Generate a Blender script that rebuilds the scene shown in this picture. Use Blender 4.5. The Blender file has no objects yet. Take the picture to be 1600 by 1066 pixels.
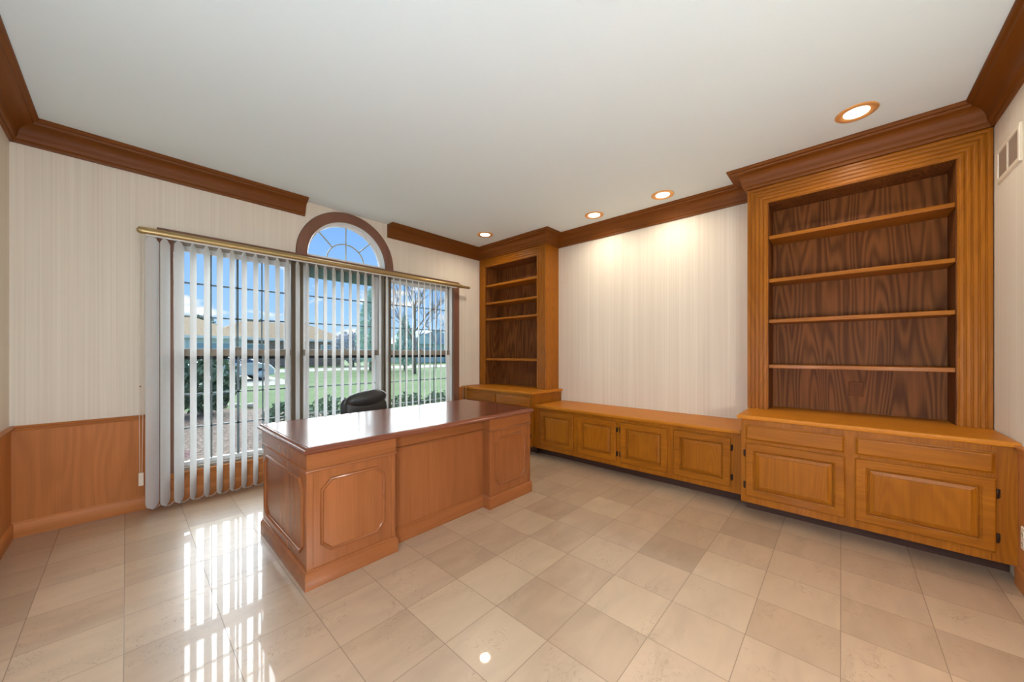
import bpy, bmesh, math, random
from mathutils import Vector, Matrix
random.seed(7)
SC = bpy.context.scene
COL = SC.collection
PI = math.pi

# ------------------------------------------------------------------ camera
F_PX, YAW, CY, CAMZ = 556.8, 0.825, 552.0, 1.22
cam_data = bpy.data.cameras.new('camera')
cam_data.sensor_width = 36.0
cam_data.lens = F_PX / 1600.0 * 36.0
cam_data.shift_y = (CY - 533.0) / 1600.0
cam_data.clip_start = 0.02
cam_data.clip_end = 400
cam = bpy.data.objects.new('camera', cam_data)
COL.objects.link(cam)
cam.location = (0, 0, CAMZ)
cam.rotation_euler = (PI / 2, 0, -YAW)
SC.camera = cam

# ------------------------------------------------------------------ colour management
SC.view_settings.view_transform = 'Standard'
SC.view_settings.look = 'None'
SC.view_settings.gamma = 1.0
SC.view_settings.use_curve_mapping = False
SC.view_settings.exposure = 0.58
try:
    SC.cycles.use_denoising = True
    SC.cycles.max_bounces = 10
    SC.cycles.diffuse_bounces = 6
    SC.cycles.transparent_max_bounces = 24
    SC.cycles.sample_clamp_indirect = 6.0
except Exception:
    pass

def lin(c):
    out = []
    for v in c[:3]:
        v = v / 255.0
        out.append(v / 12.92 if v <= 0.04045 else ((v + 0.055) / 1.055) ** 2.4)
    return tuple(out) + (1.0,)

# ------------------------------------------------------------------ sky
WORLD_STRENGTH = 0.80
world = bpy.data.worlds.new('sky')
SC.world = world
world.use_nodes = True
wt = world.node_tree
wt.nodes.clear()
def wn(t, **k):
    n = wt.nodes.new(t)
    for a, b in k.items():
        setattr(n, a, b)
    return n
w_out = wn('ShaderNodeOutputWorld')
w_bg = wn('ShaderNodeBackground')
w_tc = wn('ShaderNodeTexCoord')
w_sep = wn('ShaderNodeSeparateXYZ')
wt.links.new(w_tc.outputs['Generated'], w_sep.inputs[0])
w_r = wn('ShaderNodeValToRGB')
w_r.color_ramp.elements[0].position = 0.0
w_r.color_ramp.elements[0].color = lin((192, 220, 246))
w_r.color_ramp.elements[1].position = 0.32
w_r.color_ramp.elements[1].color = lin((126, 174, 240))
e = w_r.color_ramp.elements.new(0.10); e.color = lin((156, 198, 244))
wt.links.new(w_sep.outputs['Z'], w_r.inputs['Fac'])
w_map = wn('ShaderNodeMapping')
w_map.inputs['Scale'].default_value = (1, 1, 2.6)
w_map.inputs['Location'].default_value = (0.35, 0.1, 0.0)
wt.links.new(w_tc.outputs['Generated'], w_map.inputs[0])
w_n = wn('ShaderNodeTexNoise')
w_n.inputs['Scale'].default_value = 5.5
w_n.inputs['Detail'].default_value = 3.5
w_n.inputs['Roughness'].default_value = 0.52
wt.links.new(w_map.outputs[0], w_n.inputs['Vector'])
w_c = wn('ShaderNodeValToRGB')
w_c.color_ramp.elements[0].position = 0.575
w_c.color_ramp.elements[1].position = 0.64
w_m = wn('ShaderNodeMix', data_type='RGBA')
wt.links.new(w_n.outputs[0], w_c.inputs[0])
wt.links.new(w_c.outputs[0], w_m.inputs[0])
wt.links.new(w_r.outputs[0], w_m.inputs[6])
w_m.inputs[7].default_value = lin((246, 246, 250))
wt.links.new(w_m.outputs[2], w_bg.inputs[0])
w_bg.inputs[1].default_value = WORLD_STRENGTH
wt.links.new(w_bg.outputs[0], w_out.inputs[0])

# ------------------------------------------------------------------ hazy sun on the window side of the house
sun_d = bpy.data.lights.new('sun', 'SUN')
sun_d.energy = 10.5
sun_d.color = (0.93, 0.97, 1.0)
sun_d.angle = math.radians(80)
sun = bpy.data.objects.new('sun', sun_d)
COL.objects.link(sun)
sun.rotation_euler = Vector((-0.5, -1.0, -0.62)).to_track_quat('-Z', 'Y').to_euler()

# lamp settings
LAMP_W = 3.2
LAMP_COL = (1.0, 0.86, 0.70)
FILL_LAMP_A = 102.0  # strength of the added, unseen fill lamps
FILL_LAMP_B = 46.0
FILL_LAMP_COL = (0.97, 0.985, 1.0)

# ------------------------------------------------------------------ room measures (metres, camera above the origin)
XL, XR, YB, YW, H = -0.521, 3.901, -0.691, 4.012, 2.769
XF = 3.613            # face of the two bookcases
YB1, YB2 = 2.760, 0.592   # side faces of the bookcases
ZC = 0.752            # counter height
CAP = 0.738           # chair rail height

# ------------------------------------------------------------------ material helpers
def mat_new(name):
    m = bpy.data.materials.new(name)
    m.use_nodes = True
    nt = m.node_tree
    b = nt.nodes['Principled BSDF']
    return m, nt, b

def plain(name, col, rough=0.5, metal=0.0, spec=0.5, coat=0.0, emit=None, estr=0.0, var=0.06):
    m, nt, b = mat_new(name)
    b.inputs['Base Color'].default_value = lin(col)
    b.inputs['Roughness'].default_value = rough
    b.inputs['Metallic'].default_value = metal
    b.inputs['Specular IOR Level'].default_value = spec
    b.inputs['Coat Weight'].default_value = coat
    n = nt.nodes.new('ShaderNodeTexNoise'); n.inputs['Scale'].default_value = 35
    n.inputs['Detail'].default_value = 3
    tc = nt.nodes.new('ShaderNodeTexCoord')
    nt.links.new(tc.outputs['Object'], n.inputs['Vector'])
    mx = nt.nodes.new('ShaderNodeMix'); mx.data_type = 'RGBA'
    c = lin(col)
    mx.inputs[6].default_value = tuple(v * (1 - var) for v in c[:3]) + (1,)
    mx.inputs[7].default_value = tuple(min(1, v * (1 + var)) for v in c[:3]) + (1,)
    nt.links.new(n.outputs[0], mx.inputs[0])
    nt.links.new(mx.outputs[2], b.inputs['Base Color'])
    if emit:
        b.inputs['Emission Color'].default_value = lin(emit)
        b.inputs['Emission Strength'].default_value = estr
    return m

def wood(name, light, dark, axis='z', rough=0.38, rings=9.0, scale=1.0, contrast=0.5, coat=0.02, width=1.0, spec=0.22, fig=0.16, pore=0.55):
    """Grain as contour lines of an elongated noise (cathedral figure) plus fine pores."""
    m, nt, b = mat_new(name)
    L = nt.links
    tc = nt.nodes.new('ShaderNodeTexCoord')
    oi = nt.nodes.new('ShaderNodeObjectInfo')
    sh = nt.nodes.new('ShaderNodeVectorMath'); sh.operation = 'MULTIPLY_ADD'
    cmb = nt.nodes.new('ShaderNodeCombineXYZ')
    for i in range(3):
        L.new(oi.outputs['Random'], cmb.inputs[i])
    L.new(cmb.outputs[0], sh.inputs[0])
    sh.inputs[1].default_value = (3.1, 5.7, 4.3)
    L.new(tc.outputs['Object'], sh.inputs[2])
    def mapped(along, across):
        mp = nt.nodes.new('ShaderNodeMapping')
        s = [across * scale] * 3
        s['xyz'.index(axis)] = along * scale
        mp.inputs['Scale'].default_value = s
        L.new(sh.outputs[0], mp.inputs[0])
        return mp
    m1 = mapped(0.6, 5.0 / width)
    n1 = nt.nodes.new('ShaderNodeTexNoise'); n1.inputs['Scale'].default_value = 1.0
    n1.inputs['Detail'].default_value = 1.2; n1.inputs['Roughness'].default_value = 0.45
    L.new(m1.outputs[0], n1.inputs['Vector'])
    mul = nt.nodes.new('ShaderNodeMath'); mul.operation = 'MULTIPLY'; mul.inputs[1].default_value = rings * 2 * PI
    L.new(n1.outputs[0], mul.inputs[0])
    sn = nt.nodes.new('ShaderNodeMath'); sn.operation = 'SINE'
    L.new(mul.outputs[0], sn.inputs[0])
    m2 = mapped(3.0, 160.0)
    n2 = nt.nodes.new('ShaderNodeTexNoise'); n2.inputs['Scale'].default_value = 1.0; n2.inputs['Detail'].default_value = 3
    L.new(m2.outputs[0], n2.inputs['Vector'])
    m3 = mapped(0.5, 9.0)
    n3 = nt.nodes.new('ShaderNodeTexNoise'); n3.inputs['Scale'].default_value = 1.0; n3.inputs['Detail'].default_value = 2
    L.new(m3.outputs[0], n3.inputs['Vector'])
    # fac = .5 + .22*sin + .9*(n2-.5) + .7*(n3-.5)
    a1 = nt.nodes.new('ShaderNodeMath'); a1.operation = 'MULTIPLY_ADD'
    a1.inputs[1].default_value = fig; a1.inputs[2].default_value = 0.5 - pore / 2 - 0.3
    L.new(sn.outputs[0], a1.inputs[0])
    a2 = nt.nodes.new('ShaderNodeMath'); a2.operation = 'MULTIPLY_ADD'; a2.inputs[1].default_value = pore
    L.new(n2.outputs[0], a2.inputs[0]); L.new(a1.outputs[0], a2.inputs[2])
    a3 = nt.nodes.new('ShaderNodeMath'); a3.operation = 'MULTIPLY_ADD'; a3.inputs[1].default_value = 0.6
    L.new(n3.outputs[0], a3.inputs[0]); L.new(a2.outputs[0], a3.inputs[2])
    ct = nt.nodes.new('ShaderNodeMapRange')
    ct.inputs['From Min'].default_value = 0.5 - 0.5 / max(contrast, .01) * 0.5
    ct.inputs['From Max'].default_value = 0.5 + 0.5 / max(contrast, .01) * 0.5
    L.new(a3.outputs[0], ct.inputs['Value'])
    mx = nt.nodes.new('ShaderNodeMix'); mx.data_type = 'RGBA'
    mx.inputs[6].default_value = lin(dark); mx.inputs[7].default_value = lin(light)
    L.new(ct.outputs[0], mx.inputs[0])
    hv = nt.nodes.new('ShaderNodeHueSaturation')
    vr = nt.nodes.new('ShaderNodeMapRange'); vr.inputs['To Min'].default_value = 0.92; vr.inputs['To Max'].default_value = 1.08
    L.new(oi.outputs['Random'], vr.inputs['Value']); L.new(vr.outputs[0], hv.inputs['Value'])
    L.new(mx.outputs[2], hv.inputs['Color'])
    L.new(hv.outputs[0], b.inputs['Base Color'])
    b.inputs['Roughness'].default_value = rough
    b.inputs['Coat Weight'].default_value = coat
    b.inputs['Coat Roughness'].default_value = 0.15
    b.inputs['Specular IOR Level'].default_value = spec
    bp = nt.nodes.new('ShaderNodeBump'); bp.inputs['Strength'].default_value = 0.06; bp.inputs['Distance'].default_value = 0.002
    L.new(n2.outputs[0], bp.inputs['Height']); L.new(bp.outputs[0], b.inputs['Normal'])
    return m

OAK_L, OAK_D = (176, 108, 20), (122, 66, 6)
TRIM_L, TRIM_D = (134, 76, 18), (94, 48, 9)
WAIN_L, WAIN_D = (204, 130, 68), (160, 98, 46)
CH_L, CH_D = (166, 102, 56), (114, 64, 32)
M = {}
for ax in 'xyz':
    M['oak_' + ax] = wood('oak_' + ax, OAK_L, OAK_D, ax, contrast=0.5, rings=20, fig=.10)
    M['trim_' + ax] = wood('trim_wood_' + ax, TRIM_L, TRIM_D, ax, contrast=0.35, rough=0.5, rings=10, fig=.02, coat=0.0, spec=.25)
    M['cherry_' + ax] = wood('cherry_' + ax, CH_L, CH_D, ax, contrast=0.4, rough=0.24, coat=0.4, rings=8, fig=.06)
M['oak_top'] = wood('oak_top', (208, 132, 36), (164, 98, 20), 'y', contrast=0.35, spec=.15, rings=20, fig=.08, coat=0.0, rough=0.4)  # paler than the other oak: lamplight on the tops is in the colour
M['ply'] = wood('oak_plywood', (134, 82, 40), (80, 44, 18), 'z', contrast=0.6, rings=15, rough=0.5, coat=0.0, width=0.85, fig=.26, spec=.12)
M['wain'] = wood('wainscot_oak', WAIN_L, WAIN_D, 'z', contrast=0.5, rings=15, rough=0.45, coat=0.05, width=1.3, fig=.12)
M['wain_x'] = wood('wainscot_rail', WAIN_L, WAIN_D, 'x', contrast=0.5, rings=4, rough=0.4)
M['wain_y'] = wood('wainscot_rail_y', WAIN_L, WAIN_D, 'y', contrast=0.5, rings=4, rough=0.4)
M['case'] = wood('window_casing_wood', (142, 100, 80), (108, 74, 58), 'z', contrast=0.4, rings=3, rough=0.32, coat=0.3)
M['case_olive'] = wood('mullion_wood', (118, 100, 78), (90, 74, 56), 'z', contrast=0.4, rings=3, rough=0.4, coat=0.1)
M['toe'] = plain('toe_kick_dark', (62, 34, 20), 0.6)
M['desktop'] = wood('cherry_desktop', (132, 78, 54), (94, 50, 34), 'x', contrast=0.45, rough=0.2, coat=0.04, rings=4, spec=.3)
M['white_vinyl'] = plain('white_vinyl', (226, 226, 224), 0.4)
M['vane'] = plain('vane_fabric', (240, 240, 238), 0.6)
M['bronze'] = plain('bronze_muntin', (112, 126, 130), 0.4)
M['taupe'] = plain('taupe_sash', (138, 124, 106), 0.4)
M['rail_shade'] = plain('rail_shade', (30, 32, 32), 0.6)  # near-black standing in for the shadow of the meeting rail
M['teal_rail'] = plain('teal_grey_rail', (98, 128, 124), 0.5)
M['brass'] = plain('brass', (186, 162, 112), 0.36, metal=0.7)
M['lampgold'] = plain('gold_lamp_trim', (240, 178, 110), 0.35, metal=0.3)
M['cord'] = plain('cream_cord', (230, 214, 190), 0.7)
M['hinge'] = plain('dark_bronze_hinge', (48, 30, 20), 0.4, metal=0.6)
M['leather'] = plain('black_leather', (50, 48, 46), 0.38)
M['blackplastic'] = plain('black_plastic', (24, 24, 26), 0.4)
M['brownplate'] = plain('brown_plate', (112, 66, 34), 0.6, spec=0.15)
M['darkslot'] = plain('dark_slot', (46, 24, 14), 0.6)
M['ivory'] = plain('ivory_plate', (236, 226, 204), 0.4)
M['grille'] = plain('vent_louvre', (178, 160, 140), 0.5)
M['bulb'] = plain('lamp_bulb', (255, 250, 235), 0.5, emit=(255, 244, 220), estr=6.0)

_m = M['vane']; _nt = _m.node_tree
_tr = _nt.nodes.new('ShaderNodeBsdfTranslucent'); _tr.inputs[0].default_value = lin((236, 238, 238))
_mx = _nt.nodes.new('ShaderNodeMixShader'); _mx.inputs[0].default_value = 0.55
_nt.links.new(_nt.nodes['Principled BSDF'].outputs[0], _mx.inputs[1]); _nt.links.new(_tr.outputs[0], _mx.inputs[2])
_nt.links.new(_mx.outputs[0], _nt.nodes['Material Output'].inputs[0])

def mat_glass():
    m, nt, b = mat_new('window_glass')
    nt.nodes.remove(b)
    out = nt.nodes['Material Output']
    tr = nt.nodes.new('ShaderNodeBsdfTransparent'); tr.inputs[0].default_value = (0.97, 0.99, 0.98, 1)
    gl = nt.nodes.new('ShaderNodeBsdfGlossy'); gl.inputs['Roughness'].default_value = 0.02
    fr = nt.nodes.new('ShaderNodeFresnel'); fr.inputs[0].default_value = 1.12
    mx = nt.nodes.new('ShaderNodeMixShader')
    nt.links.new(fr.outputs[0], mx.inputs[0]); nt.links.new(tr.outputs[0], mx.inputs[1]); nt.links.new(gl.outputs[0], mx.inputs[2])
    nt.links.new(mx.outputs[0], out.inputs[0])
    return m
M['glass'] = mat_glass()

def mat_wallpaper():
    m, nt, b = mat_new('string_wallpaper')
    L = nt.links
    tc = nt.nodes.new('ShaderNodeTexCoord')
    def layer(s, sz, lo, hi):
        mp = nt.nodes.new('ShaderNodeMapping'); mp.inputs['Scale'].default_value = (s, s, sz)
        L.new(tc.outputs['Object'], mp.inputs[0])
        n = nt.nodes.new('ShaderNodeTexNoise'); n.inputs['Scale'].default_value = 1; n.inputs['Detail'].default_value = 2
        L.new(mp.outputs[0], n.inputs['Vector'])
        r = nt.nodes.new('ShaderNodeMapRange'); r.inputs['From Min'].default_value = lo; r.inputs['From Max'].default_value = hi
        L.new(n.outputs[0], r.inputs['Value'])
        return r
    a = layer(95, 0.5, 0.3, 0.7)
    c = layer(14, 0.25, 0.3, 0.7)
    ad = nt.nodes.new('ShaderNodeMath'); ad.operation = 'MULTIPLY_ADD'; ad.inputs[1].default_value = 0.65
    L.new(a.outputs[0], ad.inputs[0])
    sc = nt.nodes.new('ShaderNodeMath'); sc.operation = 'MULTIPLY'; sc.inputs[1].default_value = 0.35
    L.new(c.outputs[0], sc.inputs[0]); L.new(sc.outputs[0], ad.inputs[2])
    mx = nt.nodes.new('ShaderNodeMix'); mx.data_type = 'RGBA'
    mx.inputs[6].default_value = lin((222, 211, 193)); mx.inputs[7].default_value = lin((236, 228, 211))
    L.new(ad.outputs[0], mx.inputs[0]); L.new(mx.outputs[2], b.inputs['Base Color'])
    b.inputs['Roughness'].default_value = 0.75
    b.inputs['Specular IOR Level'].default_value = 0.2
    return m
M['paper'] = mat_wallpaper()
M['ceiling'] = plain('ceiling_paint', (230, 241, 240), 0.9, spec=0.1, var=0.008)

def mat_tile():
    m, nt, b = mat_new('marble_tile')
    L = nt.links
    N = nt.nodes.new
    tc = N('ShaderNodeTexCoord')
    mp = N('ShaderNodeMapping')
    T = 0.3048
    mp.inputs['Location'].default_value = (0.007 / T + 40, -2.44 / T + 40 + 8.0, 0)
    mp.inputs['Scale'].default_value = (1 / T, 1 / T, 1)
    L.new(tc.outputs['Object'], mp.inputs[0])
    fl = N('ShaderNodeVectorMath'); fl.operation = 'FLOOR'; L.new(mp.outputs[0], fl.inputs[0])
    fr = N('ShaderNodeVectorMath'); fr.operation = 'FRACTION'; L.new(mp.outputs[0], fr.inputs[0])
    sp = N('ShaderNodeSeparateXYZ'); L.new(fr.outputs[0], sp.inputs[0])
    spf = N('ShaderNodeSeparateXYZ'); L.new(fl.outputs[0], spf.inputs[0])
    cf = N('ShaderNodeCombineXYZ'); L.new(spf.outputs[0], cf.inputs[0]); L.new(spf.outputs[1], cf.inputs[1])
    wh = N('ShaderNodeTexWhiteNoise'); wh.noise_dimensions = '3D'; L.new(cf.outputs[0], wh.inputs[0])
    # per tile colour
    ramp = N('ShaderNodeValToRGB')
    ramp.color_ramp.elements[0].position = 0.0; ramp.color_ramp.elements[0].color = lin((160, 138, 114))
    ramp.color_ramp.elements[1].position = 1.0; ramp.color_ramp.elements[1].color = lin((188, 166, 138))
    e1 = ramp.color_ramp.elements.new(0.12); e1.color = lin((172, 148, 122))
    e2 = ramp.color_ramp.elements.new(0.55); e2.color = lin((180, 156, 130))
    L.new(wh.outputs['Value'], ramp.inputs[0])
    # veining: offset the pattern per tile
    off = N('ShaderNodeVectorMath'); off.operation = 'MULTIPLY_ADD'; off.inputs[1].default_value = (9, 9, 9)
    L.new(wh.outputs['Color'], off.inputs[0]); L.new(tc.outputs['Object'], off.inputs[2])
    st = N('ShaderNodeMapping'); st.inputs['Scale'].default_value = (1.4, 4.5, 1); st.inputs['Rotation'].default_value = (0, 0, 0.25)
    L.new(off.outputs[0], st.inputs[0])
    n1 = N('ShaderNodeTexNoise'); n1.inputs['Scale'].default_value = 2.2; n1.inputs['Detail'].default_value = 6; n1.inputs['Distortion'].default_value = 0.6
    L.new(st.outputs[0], n1.inputs['Vector'])
    r1 = N('ShaderNodeMapRange'); r1.inputs['From Min'].default_value = 0.3; r1.inputs['From Max'].default_value = 0.7
    r1.inputs['To Min'].default_value = 0.90; r1.inputs['To Max'].default_value = 1.07
    L.new(n1.outputs[0], r1.inputs['Value'])
    m1 = N('ShaderNodeVectorMath'); m1.operation = 'SCALE'; L.new(ramp.outputs[0], m1.inputs[0]); L.new(r1.outputs[0], m1.inputs['Scale'])
    # thin veins and fossils
    n2 = N('ShaderNodeTexNoise'); n2.inputs['Scale'].default_value = 16; n2.inputs['Detail'].default_value = 5; n2.inputs['Distortion'].default_value = 1.6
    L.new(off.outputs[0], n2.inputs['Vector'])
    ab = N('ShaderNodeMath'); ab.operation = 'SUBTRACT'; ab.inputs[1].default_value = 0.5; L.new(n2.outputs[0], ab.inputs[0])
    ab2 = N('ShaderNodeMath'); ab2.operation = 'ABSOLUTE'; L.new(ab.outputs[0], ab2.inputs[0])
    r2 = N('ShaderNodeMapRange'); r2.inputs['From Min'].default_value = 0.0; r2.inputs['From Max'].default_value = 0.010
    r2.inputs['To Min'].default_value = 1.0; r2.inputs['To Max'].default_value = 0.0
    L.new(ab2.outputs[0], r2.inputs['Value'])
    n3 = N('ShaderNodeTexNoise'); n3.inputs['Scale'].default_value = 5; n3.inputs['Detail'].default_value = 2
    L.new(off.outputs[0], n3.inputs['Vector'])
    r3 = N('ShaderNodeMapRange'); r3.inputs['From Min'].default_value = 0.50; r3.inputs['From Max'].default_value = 0.62
    L.new(n3.outputs[0], r3.inputs['Value'])
    vm = N('ShaderNodeMath'); vm.operation = 'MULTIPLY'; L.new(r2.outputs[0], vm.inputs[0]); L.new(r3.outputs[0], vm.inputs[1])
    vs = N('ShaderNodeMath'); vs.operation = 'MULTIPLY'; vs.inputs[1].default_value = 0.8; L.new(vm.outputs[0], vs.inputs[0])
    mv = N('ShaderNodeMix'); mv.data_type = 'RGBA'; mv.inputs[7].default_value = lin((124, 100, 76))
    L.new(vs.outputs[0], mv.inputs[0]); L.new(m1.outputs[0], mv.inputs[6])
    # grout
    def edge(out):
        a = N('ShaderNodeMath'); a.operation = 'SUBTRACT'; a.inputs[1].default_value = 0.5; L.new(out, a.inputs[0])
        c = N('ShaderNodeMath'); c.operation = 'ABSOLUTE'; L.new(a.outputs[0], c.inputs[0])
        g = N('ShaderNodeMath'); g.operation = 'GREATER_THAN'; g.inputs[1].default_value = 0.5 - 0.0048; L.new(c.outputs[0], g.inputs[0])
        return g
    gx, gy = edge(sp.outputs[0]), edge(sp.outputs[1])
    gm = N('ShaderNodeMath'); gm.operation = 'MAXIMUM'; L.new(gx.outputs[0], gm.inputs[0]); L.new(gy.outputs[0], gm.inputs[1])
    mg = N('ShaderNodeMix'); mg.data_type = 'RGBA'; mg.inputs[7].default_value = lin((118, 98, 78))
    gs = N('ShaderNodeMath'); gs.operation = 'MULTIPLY'; gs.inputs[1].default_value = 0.8; L.new(gm.outputs[0], gs.inputs[0])
    L.new(gs.outputs[0], mg.inputs[0]); L.new(mv.outputs[2], mg.inputs[6])
    L.new(mg.outputs[2], b.inputs['Base Color'])
    rr = N('ShaderNodeMapRange'); rr.inputs['To Min'].default_value = 0.3; rr.inputs['To Max'].default_value = 0.5
    L.new(gm.outputs[0], rr.inputs['Value']); L.new(rr.outputs[0], b.inputs['Roughness'])
    b.inputs['Specular IOR Level'].default_value = 0.75
    b.inputs['Coat Weight'].default_value = 0.42
    b.inputs['Coat Roughness'].default_value = 0.03
    b.inputs['Coat IOR'].default_value = 1.7
    # each polished tile tilts a hair and the grout sits lower
    nrm = N('ShaderNodeVectorMath'); nrm.operation = 'MULTIPLY_ADD'
    nrm.inputs[1].default_value = (0.004, 0.004, 0.0); nrm.inputs[2].default_value = (-0.002, -0.002, 1.0)
    L.new(wh.outputs['Color'], nrm.inputs[0])
    bp = N('ShaderNodeBump'); bp.invert = True; bp.inputs['Strength'].default_value = 0.3; bp.inputs['Distance'].default_value = 0.002
    L.new(gm.outputs[0], bp.inputs['Height']); L.new(nrm.outputs[0], bp.inputs['Normal'])
    L.new(bp.outputs[0], b.inputs['Normal'])
    return m
M['tile'] = mat_tile()

def noisy(name, c1, c2, scale, rough=0.9, detail=6, c3=None, stretch=(1, 1, 1)):
    m, nt, b = mat_new(name)
    tc = nt.nodes.new('ShaderNodeTexCoord')
    mp = nt.nodes.new('ShaderNodeMapping'); mp.inputs['Scale'].default_value = stretch
    nt.links.new(tc.outputs['Object'], mp.inputs[0])
    n = nt.nodes.new('ShaderNodeTexNoise'); n.inputs['Scale'].default_value = scale; n.inputs['Detail'].default_value = detail
    nt.links.new(mp.outputs[0], n.inputs['Vector'])
    r = nt.nodes.new('ShaderNodeValToRGB')
    r.color_ramp.elements[0].position = 0.35; r.color_ramp.elements[0].color = lin(c1)
    r.color_ramp.elements[1].position = 0.65; r.color_ramp.elements[1].color = lin(c2)
    if c3:
        q = r.color_ramp.elements.new(0.5); q.color = lin(c3)
    nt.links.new(n.outputs[0], r.inputs[0]); nt.links.new(r.outputs[0], b.inputs['Base Color'])
    b.inputs['Roughness'].default_value = rough
    b.inputs['Specular IOR Level'].default_value = 0.2
    return m
M['grass'] = noisy('lawn_grass', (66, 92, 40), (82, 106, 52), 0.5)
M['mulch'] = noisy('wood_mulch', (66, 54, 46), (142, 124, 110), 22, c3=(100, 84, 72))
M['street'] = noisy('pale_concrete', (146, 146, 130), (160, 158, 144), 2)
M['leaf_dark'] = noisy('leaf_dark', (78, 100, 82), (134, 154, 128), 6)
M['leaf_grey'] = noisy('leaf_grey', (170, 174, 178), (208, 208, 212), 3)
M['leaf_ever'] = noisy('leaf_evergreen', (190, 214, 200), (226, 238, 228), 3)
M['bark'] = noisy('bark', (136, 118, 108), (176, 160, 150), 9, stretch=(1, 1, .2))
M['roof'] = noisy('tan_shingles', (148, 126, 98), (172, 150, 120), 8, stretch=(1, 1, 4))
M['roof_grey'] = noisy('grey_shingles', (168, 184, 188), (190, 202, 204), 8)
M['brickwall'] = noisy('pale_brick', (146, 126, 116), (178, 158, 146), 5)
M['siding'] = plain('pale_teal_siding', (200, 220, 218), 0.8)
M['garage'] = plain('blue_grey_garage_door', (150, 178, 188), 0.6)
M['whitetrim'] = plain('white_trim', (228, 236, 232), 0.6)
M['carpaint'] = plain('silver_car_paint', (188, 204, 212), 0.25, metal=0.3, coat=0.6)
M['tyre'] = plain('tyre', (46, 48, 50), 0.8)
M['carglass'] = plain('car_glass', (70, 84, 92), 0.1)
M['stone'] = noisy('stone', (176, 170, 156), (206, 200, 186), 6)
M['sticker'] = plain('pink_white_sticker', (238, 226, 230), 0.5)
M['sticker_ink'] = plain('sticker_ink', (190, 130, 140), 0.5)

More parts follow.
